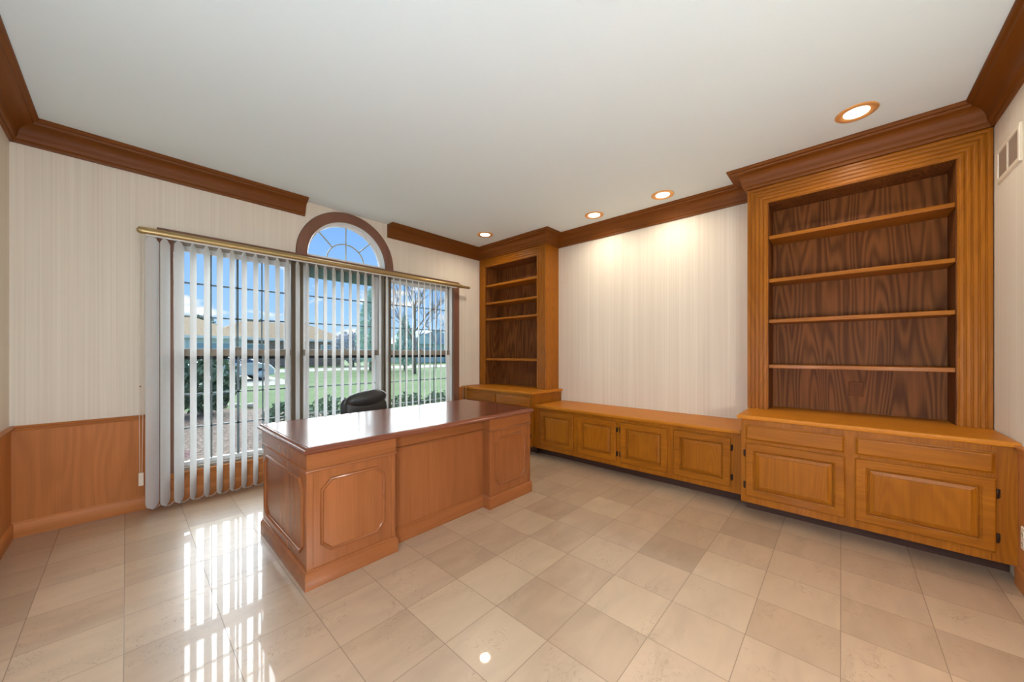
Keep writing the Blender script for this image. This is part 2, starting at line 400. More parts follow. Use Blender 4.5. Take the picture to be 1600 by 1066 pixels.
# ------------------------------------------------------------------ mesh building
class MB:
    def __init__(s):
        s.v, s.f = [], []
    def add(s, vs, fs):
        n = len(s.v); s.v += [tuple(v) for v in vs]; s.f += [tuple(i + n for i in f) for f in fs]; return s
    def box(s, x0, x1, y0, y1, z0, z1):
        x0, x1 = min(x0, x1), max(x0, x1); y0, y1 = min(y0, y1), max(y0, y1); z0, z1 = min(z0, z1), max(z0, z1)
        vs = [(x0, y0, z0), (x1, y0, z0), (x1, y1, z0), (x0, y1, z0), (x0, y0, z1), (x1, y0, z1), (x1, y1, z1), (x0, y1, z1)]
        return s.add(vs, [(0, 3, 2, 1), (4, 5, 6, 7), (0, 1, 5, 4), (1, 2, 6, 5), (2, 3, 7, 6), (3, 0, 4, 7)])
    def sweep(s, path, prof, mp=None, closed=False, caps=True, prof_closed=True):
        """path: 2D points; prof: (a, b) with a along the left normal of the path and b out of its plane."""
        mp = mp or (lambda x, y, b: (x, y, b))
        P = [Vector(p) for p in path]; n = len(P); offs = []
        for i in range(n):
            d0 = (P[i] - P[i - 1]).normalized() if (i > 0 or closed) else None
            d1 = (P[(i + 1) % n] - P[i]).normalized() if (i < n - 1 or closed) else None
            if d0 is None: d0 = d1
            if d1 is None: d1 = d0
            n0 = Vector((-d0.y, d0.x)); n1 = Vector((-d1.y, d1.x))
            k = n0 + n1
            k = k / max(1e-6, (k.length_squared / 2)) if k.length > 1e-6 else n0
            offs.append(k)
        m = len(prof); vs = []
        for i in range(n):
            for a, b in prof:
                q = P[i] + offs[i] * a
                vs.append(mp(q.x, q.y, b))
        fs = []
        for i in range(n if closed else n - 1):
            j = (i + 1) % n
            for k in range(m if prof_closed else m - 1):
                l = (k + 1) % m
                fs.append((i * m + k, j * m + k, j * m + l, i * m + l))
        if caps and not closed and prof_closed:
            fs.append(tuple(range(m - 1, -1, -1))); fs.append(tuple((n - 1) * m + k for k in range(m)))
        return s.add(vs, fs)
    def rings(s, poly, rings, mp=None, cap=True, back=None):
        """nested insets of a convex polygon given anticlockwise: rings of (inset, height)."""
        mp = mp or (lambda x, y, b: (x, y, b))
        P = [Vector(p) for p in poly]; n = len(P); offs = []
        for i in range(n):
            d0 = (P[i] - P[i - 1]).normalized(); d1 = (P[(i + 1) % n] - P[i]).normalized()
            k = Vector((-d0.y, d0.x)) + Vector((-d1.y, d1.x)); offs.append(k / (k.length_squared / 2))
        vs = []
        for a, b in rings:
            for i in range(n):
                q = P[i] + offs[i] * a; vs.append(mp(q.x, q.y, b))
        fs = []
        for r in range(len(rings) - 1):
            for i in range(n):
                j = (i + 1) % n
                fs.append((r * n + i, r * n + j, (r + 1) * n + j, (r + 1) * n + i))
        if cap: fs.append(tuple((len(rings) - 1) * n + i for i in range(n)))
        if back: fs.append(tuple(n - 1 - i for i in range(n)))
        return s.add(vs, fs)
    def lathe(s, prof, c, seg=32, axis='z'):
        vs, fs = [], []
        for r, h in prof:
            for i in range(seg):
                a = 2 * PI * i / seg
                if axis == 'z': vs.append((c[0] + r * math.cos(a), c[1] + r * math.sin(a), c[2] + h))
                elif axis == 'x': vs.append((c[0] + h, c[1] + r * math.cos(a), c[2] + r * math.sin(a)))
                else: vs.append((c[0] + r * math.cos(a), c[1] + h, c[2] + r * math.sin(a)))
        for k in range(len(prof) - 1):
            for i in range(seg):
                j = (i + 1) % seg
                fs.append((k * seg + i, k * seg + j, (k + 1) * seg + j, (k + 1) * seg + i))
        if prof[0][0] > 1e-5: fs.append(tuple(range(seg - 1, -1, -1)))
        if prof[-1][0] > 1e-5: fs.append(tuple((len(prof) - 1) * seg + i for i in range(seg)))
        return s.add(vs, fs)
    def tube(s, pts, r, seg=8):
        P = [Vector(p) for p in pts]; rr = r if isinstance(r, (list, tuple)) else [r] * len(P)
        vs, fs = [], []; up = Vector((0, 0, 1)); prev = None
        for i, p in enumerate(P):
            d = (P[min(i + 1, len(P) - 1)] - P[max(i - 1, 0)]).normalized()
            u = prev if prev is not None else (up if abs(d.z) < 0.9 else Vector((1, 0, 0)))
            a = (u - d * u.dot(d))
            a = a.normalized() if a.length > 1e-6 else d.orthogonal().normalized()
            prev = a; b = d.cross(a)
            for k in range(seg):
                t = 2 * PI * k / seg
                vs.append(p + (a * math.cos(t) + b * math.sin(t)) * rr[i])
        for i in range(len(P) - 1):
            for k in range(seg):
                l = (k + 1) % seg
                fs.append((i * seg + k, i * seg + l, (i + 1) * seg + l, (i + 1) * seg + k))
        fs.append(tuple(range(seg - 1, -1, -1))); fs.append(tuple((len(P) - 1) * seg + k for k in range(seg)))
        return s.add(vs, fs)
    def superell(s, c, r, e=0.5, nu=32, nv=18, rot=None):
        def pw(v, p): return math.copysign(abs(v) ** p, v)
        vs, fs = [], []
        for j in range(nv + 1):
            ph = -PI / 2 + PI * j / nv
            for i in range(nu):
                th = 2 * PI * i / nu
                q = Vector((r[0] * pw(math.cos(ph), e) * pw(math.cos(th), e), r[1] * pw(math.cos(ph), e) * pw(math.sin(th), e), r[2] * pw(math.sin(ph), e)))
                if rot: q = rot @ q
                vs.append(q + Vector(c))
        for j in range(nv):
            for i in range(nu):
                k = (i + 1) % nu
                fs.append((j * nu + i, j * nu + k, (j + 1) * nu + k, (j + 1) * nu + i))
        return s.add(vs, fs)

ORG = {}
def obj(name, mb, mat, parent=None, bevel=0.0, smooth=False, seg=2, solid=0.0, solid_off=1.0, auto=None):
    o0 = Vector(ORG.get(parent.name, (0, 0, 0))) if parent else Vector((0, 0, 0))
    me = bpy.data.meshes.new(name)
    me.from_pydata([tuple(Vector(v) - o0) for v in mb.v], [], mb.f)
    bm = bmesh.new(); bm.from_mesh(me)
    bmesh.ops.remove_doubles(bm, verts=bm.verts, dist=1e-6)
    bmesh.ops.recalc_face_normals(bm, faces=bm.faces)
    bm.to_mesh(me); bm.free()
    me.materials.append(M[mat] if isinstance(mat, str) else mat)
    if smooth:
        for p in me.polygons: p.use_smooth = True
        if auto is not None:
            try: me.set_sharp_from_angle(angle=math.radians(auto))
            except Exception: pass
    o = bpy.data.objects.new(name, me); COL.objects.link(o)
    ORG[o.name] = tuple(o0)
    if parent: o.parent = parent
    if solid:
        sm = o.modifiers.new('solid', 'SOLIDIFY'); sm.thickness = solid; sm.offset = solid_off
    if bevel:
        b = o.modifiers.new('bevel', 'BEVEL'); b.width = bevel; b.segments = seg; b.limit_method = 'ANGLE'; b.angle_limit = math.radians(40)
        try: b.harden_normals = False
        except Exception: pass
    return o

def tag(o, label, cat, group=None):
    o['label'] = label; o['category'] = cat
    if group: o['group'] = group
    return o
def thing(name, label, cat, loc, group=None):
    o = bpy.data.objects.new(name, None); o.empty_display_size = 0.05
    COL.objects.link(o); o.location = loc; ORG[o.name] = tuple(loc)
    return tag(o, label, cat, group)
def struct(o):
    o['kind'] = 'structure'; return o
def sroot(name, loc):
    o = bpy.data.objects.new(name, None); o.empty_display_size = 0.05
    COL.objects.link(o); o.location = loc; ORG[o.name] = tuple(loc); o['kind'] = 'structure'
    return o
def copy_tree(o, parent=None):
    c = o.copy(); COL.objects.link(c); c.parent = parent
    ORG[c.name] = ORG.get(o.name, (0, 0, 0))
    for ch in list(o.children): copy_tree(ch, c)
    return c
rect = lambda a0, a1, b0, b1: [(a0, b0), (a1, b0), (a1, b1), (a0, b1)]

# ------------------------------------------------------------------ room shell
struct(obj('floor', MB().box(XL - .12, XR + .12, YB - .12, YW + .12, -0.06, 0), 'tile'))
struct(obj('ceiling', MB().box(XL - .12, XR + .12, YB - .12, YW + .12, H, H + .08), 'ceiling'))
struct(obj('wall_left', MB().box(XL - .12, XL, YB, YW, 0, H), 'paper'))
struct(obj('wall_right', MB().box(XR, XR + .12, YB, YW, 0, H), 'paper'))
struct(obj('wall_near', MB().box(XL - .12, XR + .12, YB - .12, YB, 0, H), 'paper'))
# window wall with the opening of the three windows and the arch above the middle one
WX0, WX1, WZ0, WZ1 = 0.245, 3.135, 0.245, 2.165
ACX, ACZ, AR = 1.678, 2.235, 0.425
WT = 0.16
mb = MB()
mb.box(XL - .12, WX0, YW, YW + WT, 0, H)
mb.box(WX1, XR + .12, YW, YW + WT, 0, H)
mb.box(WX0, WX1, YW, YW + WT, 0, WZ0)
mb.box(WX0, ACX - AR, YW, YW + WT, WZ1, H)
mb.box(ACX + AR, WX1, YW, YW + WT, WZ1, H)
NA = 40
for i in range(NA):
    a0, a1 = PI - PI * i / NA, PI - PI * (i + 1) / NA
    x0, z0 = ACX + AR * math.cos(a0), ACZ + AR * math.sin(a0)
    x1, z1 = ACX + AR * math.cos(a1), ACZ + AR * math.sin(a1)
    vs = [(x0, YW, z0), (x1, YW, z1), (x1, YW, H), (x0, YW, H), (x0, YW + WT, z0), (x1, YW + WT, z1), (x1, YW + WT, H), (x0, YW + WT, H)]
    mb.add(vs, [(0, 1, 2, 3), (7, 6, 5, 4), (0, 4, 5, 1)])
struct(obj('wall_far', mb, 'paper'))

# crown moulding: profile (distance from wall, height)
CROWN = [(0, H - .157), (.016, H - .157), (.020, H - .148), (.020, H - .138), (.030, H - .132), (.034, H - .120)]
for i in range(9):
    t = i / 8 * PI / 2
    CROWN.append((.036 + .062 * (1 - math.cos(t)), H - .116 + .076 * math.sin(t)))
CROWN += [(.104, H - .036), (.108, H - .026), (.122, H - .022), (.130, H - .012), (.130, H - .0005), (0, H - .0005)]
def flip(prof): return [(-a, b) for a, b in prof]
XA, XB = 1.231, 2.130
# paths run so that the room lies on the right-hand side -> negative offsets
t1 = MB().sweep([(XL, YB), (XL, YW)], flip(CROWN))
struct(obj('trim_1', t1, 'trim_y', smooth=True, auto=30))
struct(obj('trim_2', MB().sweep([(XL + .0005, YW - .0), (XA, YW)], flip(CROWN)), 'trim_x', smooth=True, auto=30))
struct(obj('trim_3', MB().sweep([(XB, YW), (XF, YW)], flip(CROWN)), 'trim_x', smooth=True, auto=30))
struct(obj('trim_4', MB().sweep([(XF, YW), (XF, YB1), (XR, YB1), (XR, YB2), (XF, YB2), (XF, YB)], flip(CROWN)), 'trim_y', smooth=True, auto=30))
struct(obj('trim_5', MB().sweep([(XF, YB), (XL, YB)], flip(CROWN)), 'trim_x', smooth=True, auto=30))

# wainscot, chair rail and skirting
RAIL = [(0, .700), (.010, .700), (.012, .708), (.016, .712), (.016, .720), (.024, .724), (.026, .732), (.020, .738), (0, .738)]
SKIRT = [(0, 0), (.018, 0), (.018, .088), (.014, .096), (.009, .100), (.007, .108), (0, .108)]
def shift(prof, d): return [(a - d if i not in () else a, b) for i, (a, b) in enumerate(prof)]
PT = 0.008
def wain(name_panel, name_rail, name_skirt, p0, p1, mat_r):
    d = (Vector(p1) - Vector(p0))
    struct(obj(name_panel, MB().sweep([p0, p1], flip([(0, .10), (PT, .10), (PT, .705), (0, .705)])), 'wain'))
    struct(obj(name_rail, MB().sweep([p0, p1], flip(RAIL)), mat_r, smooth=True, auto=30))
    struct(obj(name_skirt, MB().sweep([p0, p1], flip(SKIRT)), mat_r, smooth=True, auto=30))
wain('trim_6', 'trim_7', 'baseboard_left', (XL, YB), (XL, YW), 'wain_y')
wain('trim_8', 'trim_9', 'baseboard_far', (XL, YW), (0.165, YW), 'wain_x')
wain('trim_10', 'trim_11', 'baseboard_near', (3.19, YB), (XL, YB), 'wain_x')
# panel below the windows and the short piece to its right
struct(obj('trim_12', MB().sweep([(0.165, YW), (3.215, YW)], flip([(0, .10), (PT, .10), (PT, .178), (PT + .006, .182), (PT + .006, .192), (PT, .196), (PT, .24), (0, .24)])), 'wain'))
struct(obj('baseboard_window', MB().sweep([(0.165, YW), (3.215, YW)], flip(SKIRT)), 'wain_x', smooth=True, auto=30))
wain('trim_13', 'trim_14', 'baseboard_corner', (3.215, YW), (3.29, YW), 'wain_x')

# ------------------------------------------------------------------ windows
CASE_T = 0.022
def casing_board(name, x0, x1, z0, z1, m='case'):
    return struct(obj(name, MB().box(x0, x1, YW - CASE_T, YW, z0, z1), m, bevel=.004))
casing_board('trim_15', 0.165, 0.262, 0.24, 2.135)
casing_board('trim_16', 3.118, 3.215, 0.24, 2.135)
casing_board('trim_17', 0.165, 3.215, 2.135, 2.222)
casing_board('trim_18', 1.108, 1.214, 0.24, 2.135, 'case_olive')
casing_board('trim_19', 2.088, 2.172, 0.24, 2.135, 'case_olive')
struct(obj('trim_20', MB().box(0.165, 3.215, YW - .035, YW, 0.225, 0.243), 'wain_x', bevel=.003))
# arch casing ring
mp_xz = lambda x, z, b: (x, YW - b, z)
arc = lambda r, n=48: [(ACX + r * math.cos(PI - PI * i / n), ACZ + r * math.sin(PI - PI * i / n)) for i in range(n + 1)]
arcp = [(ACX - AR, 2.222)] + arc(AR)[0:] + [(ACX + AR, 2.222)]
ringprof = [(-.004, 0), (-.004, .012), (.0, .018), (.012, .022), (.085, .022), (.098, .018), (.104, .008), (.104, 0)]
struct(obj('trim_21', MB().sweep(arcp, ringprof, mp_xz), 'case', smooth=True, auto=35))
# jamb lining of the arch
struct(obj('trim_22', MB().sweep(arcp, [(-.004, -.0), (.002, -.0), (.002, -WT), (-.004, -WT)], mp_xz), 'white_vinyl', smooth=True, auto=35))

MUZ_UP, MUZ_LO = (1.535, 1.822), (0.585, 0.868)
def build_window(name, x0, x1, top_mat, top_h):
    r = sroot(name, (x0, YW, WZ0))
    w = MB()   # outer frame in taupe
    w.box(x0, x0 + .022, YW + .0, YW + .15, WZ0, 2.165); w.box(x1 - .022, x1, YW + .0, YW + .15, WZ0, 2.165)
    w.box(x0, x1, YW + .0, YW + .15, 2.135, 2.165); w.box(x0, x1, YW + .0, YW + .15, WZ0, WZ0 + .02)
    fr = obj('window_frame', w, 'taupe', r, bevel=.002)
    li = MB()  # pale liner strips in the frame
    li.box(x0 + .022, x0 + .034, YW + .030, YW + .060, WZ0 + .02, 2.135); li.box(x1 - .034, x1 - .022, YW + .030, YW + .060, WZ0 + .02, 2.135)
    obj('liner_strip', li, 'white_vinyl', fr)
    a0, a1 = x0 + .034, x1 - .034
    # upper sash (outer plane) and lower sash (inner plane)
    for nm, ya, yb, z0, z1, mz, zb, zt in (('upper_sash', YW + .095, YW + .125, 1.20, 2.135, MUZ_UP, .05, top_h), ('lower_sash', YW + .060, YW + .090, WZ0 + .02, 1.245, MUZ_LO, .035, .045)):
        s_ = MB()
        sw = .042
        s_.box(a0, a0 + sw, ya, yb, z0, z1); s_.box(a1 - sw, a1, ya, yb, z0, z1)
        if nm == 'lower_sash':
            s_.box(a0 + sw, a1 - sw, ya, yb, z0, z0 + zb)
        sash = obj(nm, s_, 'white_vinyl', r, bevel=.002)
        if nm == 'upper_sash':
            obj('top_rail', MB().box(a0 + sw, a1 - sw, ya, yb, z1 - zt, z1), top_mat, sash, bevel=.002)
            obj('meeting_rail', MB().box(a0 + sw, a1 - sw, ya, yb, z0 - .035, z0 + .03), 'rail_shade', sash, bevel=.002)  # dark colour paints the shade below the front rail
            g0, g1 = z0 + .03, z1 - zt
        else:
            mr = obj('meeting_rail', MB().box(a0, a1, ya - .008, yb, z1 - .05, z1 + .012), 'taupe', sash, bevel=.003)
            lk = MB().box((a0 + a1) / 2 - .022, (a0 + a1) / 2 + .022, ya - .004, yb - .006, z1 + .012, z1 + .030)
            obj('sash_lock', lk, 'taupe', sash, bevel=.004)
            g0, g1 = z0 + zb, z1 - .05
        obj('glass_pane', MB().box(a0 + sw - .003, a1 - sw + .003, ya + .013, ya + .017, g0 - .003, g1 + .003), 'glass', sash)
        mu = MB()
        for k in (1, 2, 3):
            xm = a0 + sw + (a1 - a0 - 2 * sw) * k / 4; h = .009 if (k == 2) else .0055
            mu.box(xm - h, xm + h, ya + .004, ya + .012, g0, g1)
        for z in mz: mu.box(a0 + sw, a1 - sw, ya + .004, ya + .0115, z - .007, z + .007)
        obj('muntin_grid', mu, 'bronze', sash)
    return r
build_window('window_1', 0.245, 1.155, 'white_vinyl', .045)
build_window('window_2', 1.190, 2.090, 'teal_rail', .115)
build_window('window_3', 2.130, 3.135, 'white_vinyl', .045)
# fill between the units
struct(obj('trim_23', MB().box(1.155, 1.190, YW + .001, YW + .15, WZ0, 2.165), 'taupe'))
struct(obj('trim_24', MB().box(2.090, 2.130, YW + .001, YW + .15, WZ0, 2.165), 'taupe'))
struct(obj('trim_25', MB().box(ACX - AR, ACX + AR, YW + .001, YW + .15, 2.165, 2.236), 'white_vinyl'))
# the arched window
r4 = sroot('window_4', (ACX, YW + .09, ACZ))
mp4 = lambda x, z, b: (x, YW + .09 - b, z)
arcq = [(ACX - AR + .004, ACZ)] + arc(AR - .004)[1:-1] + [(ACX + AR - .004, ACZ)]
fr4 = obj('window_frame', MB().sweep(arcq, [(-.026, -.02), (-.026, .012), (-.018, .02), (0, .02), (0, -.02)], mp4).box(ACX - AR, ACX + AR, YW + .07, YW + .11, ACZ, ACZ + .026), 'white_vinyl', r4, smooth=True, auto=35)
g = [(ACX + (AR - .02) * math.cos(PI * i / 40), ACZ + (AR - .02) * math.sin(PI * i / 40)) for i in range(41)]
vs = [(x, YW + .088, z) for x, z in g] + [(x, YW + .092, z) for x, z in g]
obj('glass_pane', MB().add(vs, [tuple(range(41)), tuple(range(81, 40, -1))] + [(i, i + 1, 42 + i, 41 + i) for i in range(40)]), 'glass', r4)
mu = MB()
mu.sweep([(ACX + .205 * math.cos(PI - PI * i / 24), ACZ + .205 * math.sin(PI - PI * i / 24)) for i in range(25)], [(-.006, 0), (-.006, .008), (.006, .008), (.006, 0)], mp4)
for dg in (45, 90, 135):
    c_, s_ = math.cos(math.radians(dg)), math.sin(math.radians(dg))
    r0 = .0 if dg == 90 else .205
    mu.sweep([(ACX + r0 * c_, ACZ + r0 * s_), (ACX + (AR - .02) * c_, ACZ + (AR - .02) * s_)], [(-.006, 0), (-.006, .0085), (.006, .0085), (.006, 0)], mp4)
obj('muntin_grid', mu, plain('khaki_muntin', (176, 180, 168), .5), r4)

# security sticker in the lower corner of the first pane
st = thing('window_sticker', 'small white and pink security sticker on the lower corner of the pane', 'sticker', (0.345, YW + .071, 0.36))
def rrect(cx, cz, w, h, r, n=5):
    out = []
    for (sx, sz, a) in ((1, -1, -PI / 2), (1, 1, 0), (-1, 1, PI / 2), (-1, -1, PI)):
        for i in range(n + 1):
            t = a + PI / 2 * i / n
            out.append((cx + sx * (w / 2 - r) + r * math.cos(t), cz + sz * (h / 2 - r) + r * math.sin(t)))
    return out
mps = lambda x, z, b: (x, YW + .0725 - b, z)
obj('sticker_face', MB().rings(rrect(.352, .362, .056, .072, .018), [(0, 0), (0, .001)], mps, back=True), 'sticker', st)
ink = MB()
ink.sweep(rrect(.352, .362, .050, .066, .016), [(0, .001), (0, .0016), (.003, .0016), (.003, .001)], mps, closed=True)
for k in range(4): ink.rings(rect(.335, .370, .342 + k * .012, .347 + k * .012), [(0, .001), (0, .0016)], mps)
obj('sticker_print', ink, 'sticker_ink', st)

# ------------------------------------------------------------------ vertical blind
YV = 3.90
bl = thing('vertical_blind', 'white vertical blind on a long brass rod across the three tall windows', 'blind', (1.69, YV, 2.155))
rod = MB()
def flute(r, n=28):
    return r
def fl_prof(x0, x1, r, cap0=True, cap1=True):
    p = []
    if cap0: p += [(0.0, x0), (r * .6, x0 + r * .2), (r * .95, x0 + r * .7)]
    p += [(r, x0 + r * (1.2 if cap0 else 0)), (r, x1 - r * (1.2 if cap1 else 0))]
    if cap1: p += [(r * .95, x1 - r * .7), (r * .6, x1 - r * .2), (0.0, x1)]
    return p
rod.lathe([(r, h) for r, h in fl_prof(0.05, 3.18, .024, True, False)], (0, YV, 2.152), 24, 'x')
obj('rod_tube', rod, 'brass', bl, smooth=True, auto=40)
obj('rod_end_tube', MB().lathe([(r, h) for r, h in fl_prof(3.18, 3.335, .018, False, True)], (0, YV, 2.150), 24, 'x'), 'brass', bl, smooth=True, auto=40)
obj('rod_ridge', MB().box(0.06, 3.17, YV - .004, YV + .004, 2.174, 2.180).box(.06, 3.17, YV - .028, YV - .0235, 2.149, 2.155), 'brass', bl)
obj('headrail', MB().box(0.10, 3.10, YV - .006, YV + .022, 2.120, 2.132), 'white_vinyl', bl, bevel=.002)
for xx in (0.30, 1.17, 2.11, 3.0):
    obj('wall_bracket', MB().box(xx - .012, xx + .012, YV + .012, YW - CASE_T, 2.150, 2.160), 'brass', bl)
VB, VT = 0.040, 2.112
vane_x = [0.137, 0.208] + [0.288 + .0848 * k for k in range(0, 33)]
n = len(vane_x)
def vane_mesh(cx, ang, wid=.089):
    c, s_ = math.sin(ang), math.cos(ang)
    mbv = MB(); cols = 5; bow = .0035
    zz = [VB, VB + .03, VT - .03, VT]
    vs = []
    for side in (0, 1):
        for z in zz:
            for k in range(cols):
                u = (k / (cols - 1) - .5) * wid
                if z == VT: u *= .45
                if z == VB: u *= .8
                w_ = bow * (1 - (2 * k / (cols - 1) - 1) ** 2) + side * .0012
                zz_ = z - (.026 * (1 - abs(2 * k / (cols - 1) - 1)) if z == VB else 0)
                vs.append((cx + c * u + s_ * w_, YV + s_ * u - c * w_, zz_))
    fs = []; R_ = len(zz)
    for side in (0, 1):
        o_ = side * R_ * cols
        for j in range(R_ - 1):
            for k in range(cols - 1):
                q = (o_ + j * cols + k, o_ + j * cols + k + 1, o_ + (j + 1) * cols + k + 1, o_ + (j + 1) * cols + k)
                fs.append(q if side else q[::-1])
    o_ = R_ * cols
    for j in range(R_ - 1):
        fs.append((j * cols, (j + 1) * cols, o_ + (j + 1) * cols, o_ + j * cols))
        k = cols - 1; fs.append((j * cols + k, o_ + j * cols + k, o_ + (j + 1) * cols + k, (j + 1) * cols + k))
    for k in range(cols - 1):
        fs.append((k, k + 1, o_ + k + 1, o_ + k)); j = R_ - 1
        fs.append((j * cols + k, o_ + j * cols + k, o_ + j * cols + k + 1, j * cols + k + 1))
    mbv.add(vs, fs)
    mbv.box(cx - .003, cx + .003, YV - .003, YV + .003, VT - .002, VT + .012)
    return mbv
tips = []
for i, x in enumerate(vane_x):
    if i == 0: a = math.radians(61)
    elif i == 1: a = math.radians(42)
    elif i == 2: a = math.radians(46)
    else: a = math.radians(33 + 11 * min(1, (i - 3) / 16) + random.uniform(-2, 2))
    v = obj('vane', vane_mesh(x, a), 'vane', bl)
    tips.append((x - math.sin(a) * .034, YV - math.cos(a) * .034))
chain = MB()
for i in range(n - 1):
    (xa_, ya_), (xb_, yb_) = tips[i], tips[i + 1]
    pts = []
    for k in range(9):
        t = k / 8; pts.append((xa_ + (xb_ - xa_) * t, ya_ + (yb_ - ya_) * t, VB + .020 - .034 * 4 * t * (1 - t)))
    chain.tube(pts, .0020, 5)
obj('bottom_chain', chain, 'vane', bl)
cd = MB().tube([(.066, YV, 2.13), (.066, YV, 1.2), (.069, YV, .31)], .0016, 6).tube([(.084, YV, 2.13), (.090, YV, 1.2), (.081, YV, .31)], .0016, 6)
obj('pull_cord', cd, 'cord', bl)
obj('cord_weight', MB().box(.062, .090, YV - .010, YV + .010, .215, .312), 'ivory', bl, bevel=.004)
cd = MB().tube([(3.215, YV, 2.13), (3.215, YV, .25)], .0016, 6).tube([(3.262, YV, 2.13), (3.262, YV, .25)], .0022, 6)
obj('pull_cord', cd, 'cord', bl)

hk = obj('wall_hook', MB().lathe([(0, -.012), (.004, -.012), (.004, -.002), (.006, 0)], (.073, YW - .0, .961), 10, 'y'), 'brownplate')
tag(hk, 'tiny screw hook in the cream wallpaper above the hanging cord', 'hook')

# ------------------------------------------------------------------ cabinet joinery
mp_face = lambda x: (lambda y, z, b: (x - b, -y, z))      # 2D (−y, z) on a plane facing −X, b sticks out into the room

def cab_door(parent, xf, y0, y1, z0, z1, hinge, t=.020, fw=.058):
    """raised-panel door on the face xf; y0<y1; hinge 'lo' or 'hi' in y or None"""
    mp = mp_face(xf)
    poly = rect(-y1, -y0, z0, z1)
    d = obj('door', MB().rings(poly, [(0, 0), (0, t - .006), (.003, t - .002), (.007, t), (fw - .011, t), (fw - .009, t - .006), (fw - .006, t - .007), (fw - .003, t - .004), (fw, t - .008), (fw, t - .018)], mp, cap=False), 'oak_y', parent)
    p = obj('panel', MB().rings(poly, [(fw - .002, t - .0185), (fw + .005, t - .0185), (fw + .006, t - .012), (fw + .026, t - .005), (fw + .0265, t - .0005), (fw + .028, t + .001)], mp), 'oak_z', d)
    if hinge:
        yh = y0 if hinge == 'lo' else y1
        sg = -1 if hinge == 'lo' else 1
        for zz in (z0 + (z1 - z0) * .2, z0 + (z1 - z0) * .8):
            h = MB().lathe([(.0045, -.026), (.0055, -.024), (.0055, .024), (.0045, .026)], (xf - .012, yh + sg * .005, zz), 10)
            h.box(xf - .003, xf, yh + sg * .004, yh + sg * .016, zz - .022, zz + .022)
            obj('hinge', h, 'hinge', d, smooth=True, auto=40)
    return d
def cab_drawer(parent, xf, y0, y1, z0, z1, t=.020):
    mp = mp_face(xf)
    return obj('drawer', MB().rings(rect(-y1, -y0, z0, z1), [(0, 0), (0, t - .010), (.004, t - .009), (.012, t - .001), (.016, t)], mp, back=True), 'oak_y', parent)

def counter(name, xn, y0, y1, z1, t, label, lo_free, hi_free):
    """worktop: nose at xn, between y0 and y1"""
    prof_n = [(0, z1 - t), (-.004, z1 - t + .004), (-.004, z1 - t + .008), (.0, z1 - t + .010), (.0, z1 - .006), (.004, z1), (.02, z1)]
    m_ = MB()
    # ring method on a rectangle in plan, small rounding on all edges
    poly = rect(xn, XR - .001, y0, y1)
    m_.rings(poly, [(.006, z1 - t), (.001, z1 - t + .003), (0, z1 - t + .008), (.0, z1 - .008), (.0015, z1 - .003), (.006, z1)], None, back=True)
    o = obj(name, m_, 'oak_top', smooth=True, auto=30)
    return tag(o, label, 'countertop', None)

def base_unit(name, label, xf, y0, y1, ztop, toe_x, toe_z):
    r = thing(name, label, 'cabinet', (xf + .2, (y0 + y1) / 2, 0))
    b = MB().box(xf + .02, XR - .001, y0 + .0, y1 - .0, toe_z, ztop - .003)
    obj('cabinet_body', b, 'oak_z', r)
    return r
def face_frame(r, xf, y0, y1, z0, z1, stiles, rails):
    """one frame: stiles = [(ya,yb)], rails = [(za,zb)]"""
    m_ = MB()
    for a, b in stiles: m_.box(xf, xf + .02, a, b, z0, z1)
    ys = sorted(stiles)
    for a, b in rails:
        for i in range(len(ys) - 1):
            m_.box(xf, xf + .02, ys[i][1], ys[i + 1][0], a, b)
    return obj('face_frame', m_, 'oak_z', r, bevel=.0015)

# right base cabinet
RX = 3.185
RY0, RY1 = YB + .002, .562
rb = base_unit('base_cabinet', 'oak base cabinet with two drawers over two wide raised-panel doors under the larger bookcase', RX, RY0, RY1, ZC - .030, 3.335, .10)
face_frame(rb, RX, RY0, RY1, .095, ZC - .033, [(RY0, -.600), (-.078, -.004), (.520, RY1)], [(.095, .160), (.535, .580), (.675, ZC - .033)])
obj('toe_kick', MB().box(3.335, 3.355, RY0, RY1 - .01, 0, .10), 'toe', rb)
cab_door(rb, RX, -.018, .530, .148, .545, 'hi')
cab_door(rb, RX, -.612, -.066, .148, .545, 'lo')
cab_drawer(rb, RX, -.018, .532, .568, .684)
cab_drawer(rb, RX, -.610, -.066, .568, .684)
counter('countertop', 3.160, YB + .002, .585, ZC, .030, 'oak countertop below the larger bookcase with lamp reflections', True, False)

# bench cabinet
BX = 3.337
BY0, BY1 = .564, 2.713
bc = base_unit('bench_cabinet', 'long low oak bench cabinet with four square raised-panel doors between the bookcases', BX, BY0, BY1, .572, 3.44, .095)
bd = [(2.161, 2.616, 'lo'), (1.656, 2.104, 'lo'), (1.158, 1.609, 'hi'), (.659, 1.103, 'lo')]
face_frame(bc, BX, BY0, BY1, .088, .569, [(BY0, .670), (1.092, 1.170), (1.597, 1.668), (2.092, 2.173), (2.604, BY1)], [(.088, .146), (.522, .569)])
obj('toe_kick', MB().box(3.44, 3.46, BY0, BY1, 0, .095), 'toe', bc)
for a, b, hg in bd: cab_door(bc, BX, a, b, .134, .534, hg if (a, b) != (2.161, 2.616) else None, fw=.062)
counter('countertop', 3.312, .588, 2.693, .602, .030, 'long low oak bench top under the blank papered wall', False, False)

